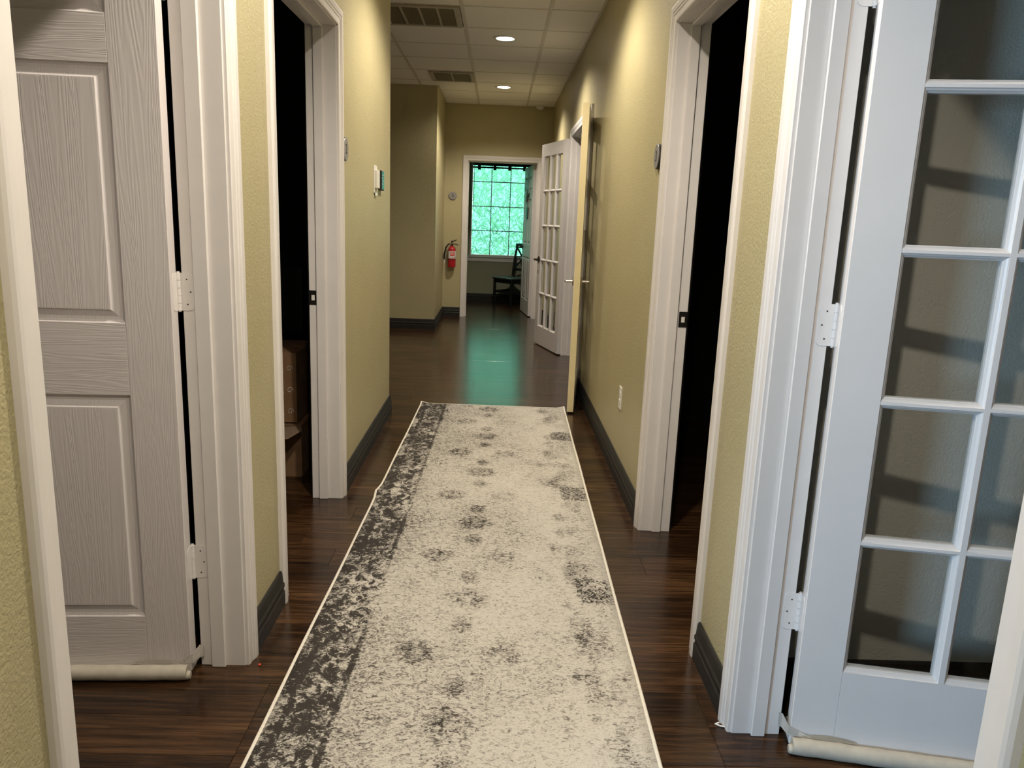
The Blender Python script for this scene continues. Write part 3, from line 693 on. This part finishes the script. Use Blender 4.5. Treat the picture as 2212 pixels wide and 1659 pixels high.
box('slot', (.0218, .010, -.045), (.0226, .016, .048), 'rubber', th)
box('lower_tab', (.004, -.030, -.092), (.010, .020, -.074), 'plastic', th, .002)
kp = root('control_panel', 'small dark teal glossy control panel beside the thermostat', 'control panel', (XL, 4.665, 1.505))
box('case', (0, -.050, -.056), (.020, .050, .056), 'rubber', kp, .003); box('screen', (.0195, -.044, -.050), (.0215, .044, .050), 'tealglass', kp, .0008)
for k, (a, b) in enumerate(((-.02, .028), (-.030, .012), (-.012, -.004), (-.034, -.022))): box('screen_print', (.0214, a, b), (.0218, a + .03, b + .005), 'labelwhite', kp)
ot = root('power_outlet', 'white duplex power outlet low on the right corridor wall', 'outlet', (XR, 3.915, .428))
box('cover_plate', (-.006, -.036, -.059), (0, .036, .059), 'plastic', ot, .0025)
for zz in (.020, -.020):
    o = lathe('socket', [(.0001, 0), (.0165, 0), (.0160, .0018), (.0001, .0020)], 'plastic', ot, 20, loc=(-.0058, 0, zz), rot=(0, -PI / 2, 0))
    for yy in (-.006, .006): box('slot', (-.0022 - .0058, yy - .0012, zz - .003), (-.0016 - .0058, yy + .0012, zz + .005), 'rubber', ot)
cyl('screw', (-.0068, 0, 0), (-.0058, 0, 0), .003, 'nickel', ot, n=10)

fx = root('fire_extinguisher', 'red fire extinguisher with black hose hanging on the end wall', 'extinguisher', (-.612, YF - .062, .655))
lathe('cylinder', [(.0001, 0), (.044, .001), (.050, .006), (.0515, .014), (.0515, .225), (.049, .243), (.041, .258), (.028, .268), (.017, .273), (.016, .286), (.0001, .286)], 'red', fx, 32)
lathe('label', [(.0518, .118), (.0520, .118), (.0520, .215), (.0518, .215)], 'labelwhite', fx, 32)
for k in range(1):
    bm = bmesh.new(); A = []; B = []
    for i in range(15): a = -PI / 2 - .35 + 1.15 * i / 14; A.append(bm.verts.new((.0524 * math.cos(a), .0524 * math.sin(a), .150))); B.append(bm.verts.new((.0524 * math.cos(a), .0524 * math.sin(a), .206)))
    for i in range(14): bm.faces.new((A[i], A[i + 1], B[i + 1], B[i]))
    obj('label_panel', bm_mesh('label_panel', bm), 'redprint', fx)
for i, s_ in enumerate((.17, .182, .194)):
    bm = bmesh.new(); A = []; B = []
    for q in range(11): a = -PI / 2 - .25 + .85 * q / 10; A.append(bm.verts.new((.0527 * math.cos(a), .0527 * math.sin(a), s_))); B.append(bm.verts.new((.0527 * math.cos(a), .0527 * math.sin(a), s_ + .004)))
    for q in range(10): bm.faces.new((A[q], A[q + 1], B[q + 1], B[q]))
    obj('label_line', bm_mesh('label_line', bm), 'labelwhite', fx)
for a in (-1.35, -.98, -.62):
    bm = bmesh.new(); A = []; B = []
    for q in range(5): b = a + .16 * q / 4; A.append(bm.verts.new((.0525 * math.cos(b), .0525 * math.sin(b), .126))); B.append(bm.verts.new((.0525 * math.cos(b), .0525 * math.sin(b), .139)))
    for q in range(4): bm.faces.new((A[q], A[q + 1], B[q + 1], B[q]))
    obj('label_symbol', bm_mesh('label_symbol', bm), 'rubber', fx)
lathe('strap_band', [(.0517, .100), (.0528, .100), (.0528, .107), (.0517, .107)], 'rubber', fx, 32)
lathe('valve', [(.0001, .282), (.017, .282), (.018, .300), (.014, .306), (.013, .345), (.0001, .347)], 'bronze', fx, 18)
tube('upper_lever', [(.004, -.004, .334), (.030, -.010, .346), (.062, -.016, .360)], .006, 'rubber', fx, 8)
tube('lower_lever', [(.004, -.004, .306), (.040, -.010, .304), (.085, -.016, .292)], .006, 'rubber', fx, 8)
tube('hose', [(-.012, -.008, .306), (-.030, -.014, .308), (-.055, -.018, .292), (-.078, -.018, .255), (-.092, -.016, .20), (-.097, -.012, .14), (-.098, -.010, .10)], .0095, 'rubber', fx, 12)
tube('hose_ferrule', [(-.010, -.008, .304), (-.026, -.013, .309)], .011, 'nickel', fx, 12)
tube('nozzle', [(-.098, -.010, .10), (-.0985, -.009, .07), (-.099, -.009, .052)], .008, 'labelwhite', fx, 12, radii=[.008, .0085, .0070])
box('wall_bracket', (-.020, .052, .06), (.020, .062, .27), 'rubber', fx, .002)
lathe('gauge', [(.0001, 0), (.011, 0), (.011, .006), (.0001, .007)], 'nickel', fx, 16, loc=(.006, -.012, .314), rot=(PI / 2, 0, 0))

# ------------------------------------------------------------ far room: window, blind, chair, door hanger, foliage outside
wn = root('window_1', 'bright teal tinted window with a dark grid of twelve panes in the far room', 'window', (0, YW, 0), kind='structure')
for a, b in (((WX0, .02, WZ0), (WX0 + .02, .10, WZ1)), ((WX1 - .02, .02, WZ0), (WX1, .10, WZ1)), ((WX0 + .02, .02, WZ0), (WX1 - .02, .10, WZ0 + .02)), ((WX0 + .02, .02, WZ1 - .02), (WX1 - .02, .10, WZ1))): box('frame_bar', a, b, 'trim', wn, .002)
gx0, gx1, gz0, gz1 = WX0 + .02, WX1 - .02, WZ0 + .02, WZ1 - .02
cw, rh = (gx1 - gx0) / 3, (gz1 - gz0) / 4
for k in (1, 2): box('muntin', (gx0 + cw * k - .006, .052, gz0), (gx0 + cw * k + .006, .068, gz1), 'frame', wn)
for k in (1, 2, 3): box('muntin', (gx0, .053, gz0 + rh * k - .006), (gx1, .067, gz0 + rh * k + .006), 'frame', wn)
for i in range(3):
    for j in range(4): box('pane', (gx0 + cw * i + .0065, .058, gz0 + rh * j + .0065), (gx0 + cw * (i + 1) - .0065, .062, gz0 + rh * (j + 1) - .0065), 'tint', wn)
box('sill', (WX0 - .06, -.035, WZ0 - .022), (WX1 + .06, .02, WZ0), 'trim', wn, .003)
box('apron', (WX0 - .04, -.016, WZ0 - .085), (WX1 + .04, 0, WZ0 - .022), 'trim', wn, .004)
bl = root('window_blind', 'dark raised blind with four hanging tabs across the top of the window', 'blind', (0, YW - .03, 0))
box('head_rail', (WX0 + .02, -.02, 2.185), (WX1 - .02, .02, 2.235), 'blind', bl, .002)
box('slat_stack', (WX0 + .02, -.018, 2.098), (WX1 - .02, .018, 2.172), 'blind', bl, .002)
box('bottom_rail', (WX0 + .02, -.016, 2.060), (WX1 - .02, .016, 2.083), 'blind', bl, .002)
for xx in (-.335, -.095, .135, .365): box('tab', (xx - .024, -.023, 2.034), (xx + .024, -.019, 2.225), 'blind', bl, .001)
tube('pull_wand', [(WX0 + .045, -.03, 2.19), (WX0 + .045, -.03, 1.45)], .004, 'labelwhite', bl, 8)

chx = root('dining_chair', 'black cross back dining chair beside the far window', 'chair', (.215, 11.93, 0), 0)
chx.rotation_euler = (0, 0, math.radians(-50))     # local -y is the facing direction
sw, sd, sh = .22, .21, .435
box('seat', (-sw, -sd, sh - .028), (sw, sd, sh), 'seatw', chx, .008, 2)
for sx in (-1, 1):
    box('leg', (sx * .195 - .018, -.185, 0), (sx * .195 + .018, -.150, sh - .028), 'chair', chx, .003)
    tube('back_post', [(sx * .19, .175, 0), (sx * .19, .180, .25), (sx * .19, .185, .45), (sx * .188, .215, .70), (sx * .185, .260, .915)], .018, 'chair', chx, 8)
    box('side_stretcher', (sx * .195 - .009, -.15, .20), (sx * .195 + .009, .175, .232), 'chair', chx, .002)
    box('side_apron', (sx * .195 - .010, -.15, sh - .085), (sx * .195 + .010, .17, sh - .028), 'chair', chx, .002)
box('front_apron', (-.178, -.180, sh - .085), (.178, -.160, sh - .028), 'chair', chx, .002)
box('front_stretcher', (-.178, -.175, .20), (.178, -.158, .232), 'chair', chx, .002)
bm = bmesh.new(); add_box(bm, (-.215, -.012, -.035), (.215, .012, .035), .006); o = obj('top_rail', bm_mesh('top_rail', bm), 'chair', chx, (0, .258, .905), (math.radians(-12), 0, 0))
bm = bmesh.new(); add_box(bm, (-.18, -.010, -.020), (.18, .010, .020), .004); obj('lower_rail', bm_mesh('lower_rail', bm), 'chair', chx, (0, .196, .545), (math.radians(-8), 0, 0))
for sx in (-1, 1): tube('cross_bar', [(sx * .175, .196, .56), (0, .222 + sx * .004, .715), (-sx * .175, .250, .872)], .013, 'chair', chx, 8)

hg = root('door_hanger', 'grey star ornament with a dark tag hung on the far room door', 'ornament', (.452, 10.575, 0), A5)
sy = TH / 2
bm = bmesh.new()
for a, b in (((.378, -sy - .004, 2.0155), (.392, sy + .004, 2.0185)), ((.378, sy + .001, 1.93), (.392, sy + .004, 2.0155))): add_box(bm, a, b)
obj('hook', bm_mesh('hook', bm), 'labelwhite', hg)
tube('cord', [(.385, sy + .008, 1.935), (.385, sy + .010, 1.70)], .003, 'star', hg, 6)
bm = bmesh.new(); c0 = bm.verts.new((.385, sy + .030, 1.62)); c1 = bm.verts.new((.385, sy + .004, 1.62)); ring = []
for k in range(10):
    a = PI / 2 + k * PI / 5; rr = .135 if k % 2 == 0 else .055; ring.append(bm.verts.new((.385 + rr * math.cos(a), sy + .010, 1.62 + rr * math.sin(a))))
for k in range(10): bm.faces.new((c0, ring[k], ring[(k + 1) % 10])); bm.faces.new((c1, ring[(k + 1) % 10], ring[k]))
obj('star', bm_mesh('star', bm), 'star', hg)
box('tag', (.325, sy + .004, 1.315), (.445, sy + .014, 1.475), 'rubber', hg, .002)
tube('tag_cord', [(.385, sy + .010, 1.56), (.385, sy + .010, 1.474)], .003, 'star', hg, 6)

o = box('lawn', (-8, YW + .16, -.4), (8, 24, -.3), 'ground'); tag(o, 'garden ground outside the far window', 'ground', 'structure')
rnd = random.Random(3); vs = []; fs = []
for k in range(15000):
    c = Vector((rnd.uniform(-2.4, 2.4), rnd.uniform(13.6, 16.0), rnd.uniform(-.3, 3.6)))
    a = rnd.gauss(-.9, .7) if rnd.random() < .6 else rnd.uniform(0, 2 * PI)
    d = Vector((math.cos(a) * rnd.choice((-1, 1)), rnd.uniform(-.5, .5), math.sin(a))).normalized(); L = rnd.uniform(.08, .22); wv = d.cross(Vector((rnd.uniform(-.5, .5), 1, rnd.uniform(-.5, .5)))).normalized() * rnd.uniform(.007, .014)
    b = len(vs); droop = Vector((0, 0, -L * .12))
    vs += [c - d * L / 2 + droop, c - wv, c + wv, c + d * L / 2 + droop]; fs += [(b, b + 1, b + 2), (b + 1, b + 3, b + 2)]
o = obj('bamboo_foliage', mesh('bamboo_foliage', vs, fs), 'leaf'); tag(o, 'dense pale green bamboo leaves outside the far window', 'foliage', 'stuff')

# ------------------------------------------------------------ dark storeroom: boxes and a black chair back
def carton(label, loc, rz_, sx, sy_, sz, prints=False, flaps=False):
    r = root('cardboard_box', label, 'box', loc, rz_)
    t = .005
    for a, b in (((-sx, -sy_, 0), (sx, -sy_ + t, sz)), ((-sx, sy_ - t, 0), (sx, sy_, sz)), ((-sx, -sy_ + t, 0), (-sx + t, sy_ - t, sz)), ((sx - t, -sy_ + t, 0), (sx, sy_ - t, sz))): box('side', a, b, 'card', r, .001)
    box('bottom', (-sx + t, -sy_ + t, 0), (sx - t, sy_ - t, t), 'card', r)
    if not flaps:
        box('lid_flap', (-sx, -sy_, sz), (sx, -.002, sz + t), 'card', r, .001); box('lid_flap', (-sx, .002, sz), (sx, sy_, sz + t), 'card', r, .001)
    return r
c1 = carton('open brown cardboard box on the storeroom floor with one pale flap raised', (-1.18, 4.05, 0), 0.0, .225, .30, .27, flaps=True)
bm = bmesh.new(); P = [(-.2, -.30, .27), (.222, -.30, .27), (.245, -.37, .262), (.20, -.46, .245), (-.2, -.46, .245)]
vv = [bm.verts.new(p) for p in P]; bm.faces.new(vv); bmesh.ops.solidify(bm, geom=bm.faces, thickness=.004); obj('raised_flap', bm_mesh('raised_flap', bm), 'cardin', c1)
box('inner_lid', (-.22, -.29, .262), (.22, .295, .268), 'card', c1)
c2 = carton('tall brown cardboard box with white printed swirls, stacked in the storeroom', (-1.182, 3.98, .276), 0.0, .20, .20, .348)
for k in range(3):
    zz = .275 - k * .109
    tube('printed_swirl', [(.168 + .016 * (1 - .055 * a) * math.cos(a * .55), -.2012, zz + .016 * (1 - .055 * a) * math.sin(a * .55)) for a in range(14)], .0022, 'cardprint', c2, 5)
    tube('printed_letter', [(.136, -.2012, zz - .012), (.128, -.2012, zz - .045), (.120, -.2012, max(.006, zz - .060))], .0022, 'cardprint', c2, 5)
    if k < 2: tube('printed_letter', [(0.090, -.2012, zz - .065), (0.086, -.2012, zz - .085), (0.100, -.2012, zz - .092), (0.114, -.2012, zz - .083), (0.113, -.2012, zz - .066)], .0022, 'cardprint', c2, 5)
ob = root('office_chair', 'black rounded chair back behind the stacked boxes in the storeroom', 'chair', (-1.42, 4.70, 0))
lathe('base_plate', [(.0001, 0), (.26, 0), (.26, .03), (.05, .06), (.03, .09), (.03, .45), (.0001, .45)], 'rubber', ob, 20)
box('seat', (-.23, -.22, .45), (.23, .22, .53), 'rubber', ob, .03, 3); box('backrest', (-.22, .17, .55), (.22, .25, .98), 'rubber', ob, .035, 3)
box('back_support', (-.04, .225, .46), (.04, .26, .62), 'rubber', ob, .004)

# ------------------------------------------------------------ scraps on the floor
o = tube('plastic_scrap', [(.640, 1.852, .003), (.628, 1.845, .004), (.640, 1.838, .003), (.662, 1.832, .004), (.655, 1.826, .003)], .0022, 'strap'); tag(o, 'bent scrap of white plastic at the foot of the French door frame', 'scrap')
bm = bmesh.new(); bmesh.ops.create_icosphere(bm, subdivisions=2, radius=.0035); bmesh.ops.scale(bm, vec=(1, 1.4, .8), verts=bm.verts)
o = obj('red_crumb', bm_mesh('red_crumb', bm), 'redbit', None, (-.665, 2.075, .003)); tag(o, 'tiny red crumb on the floor by the panelled door frame', 'crumb')
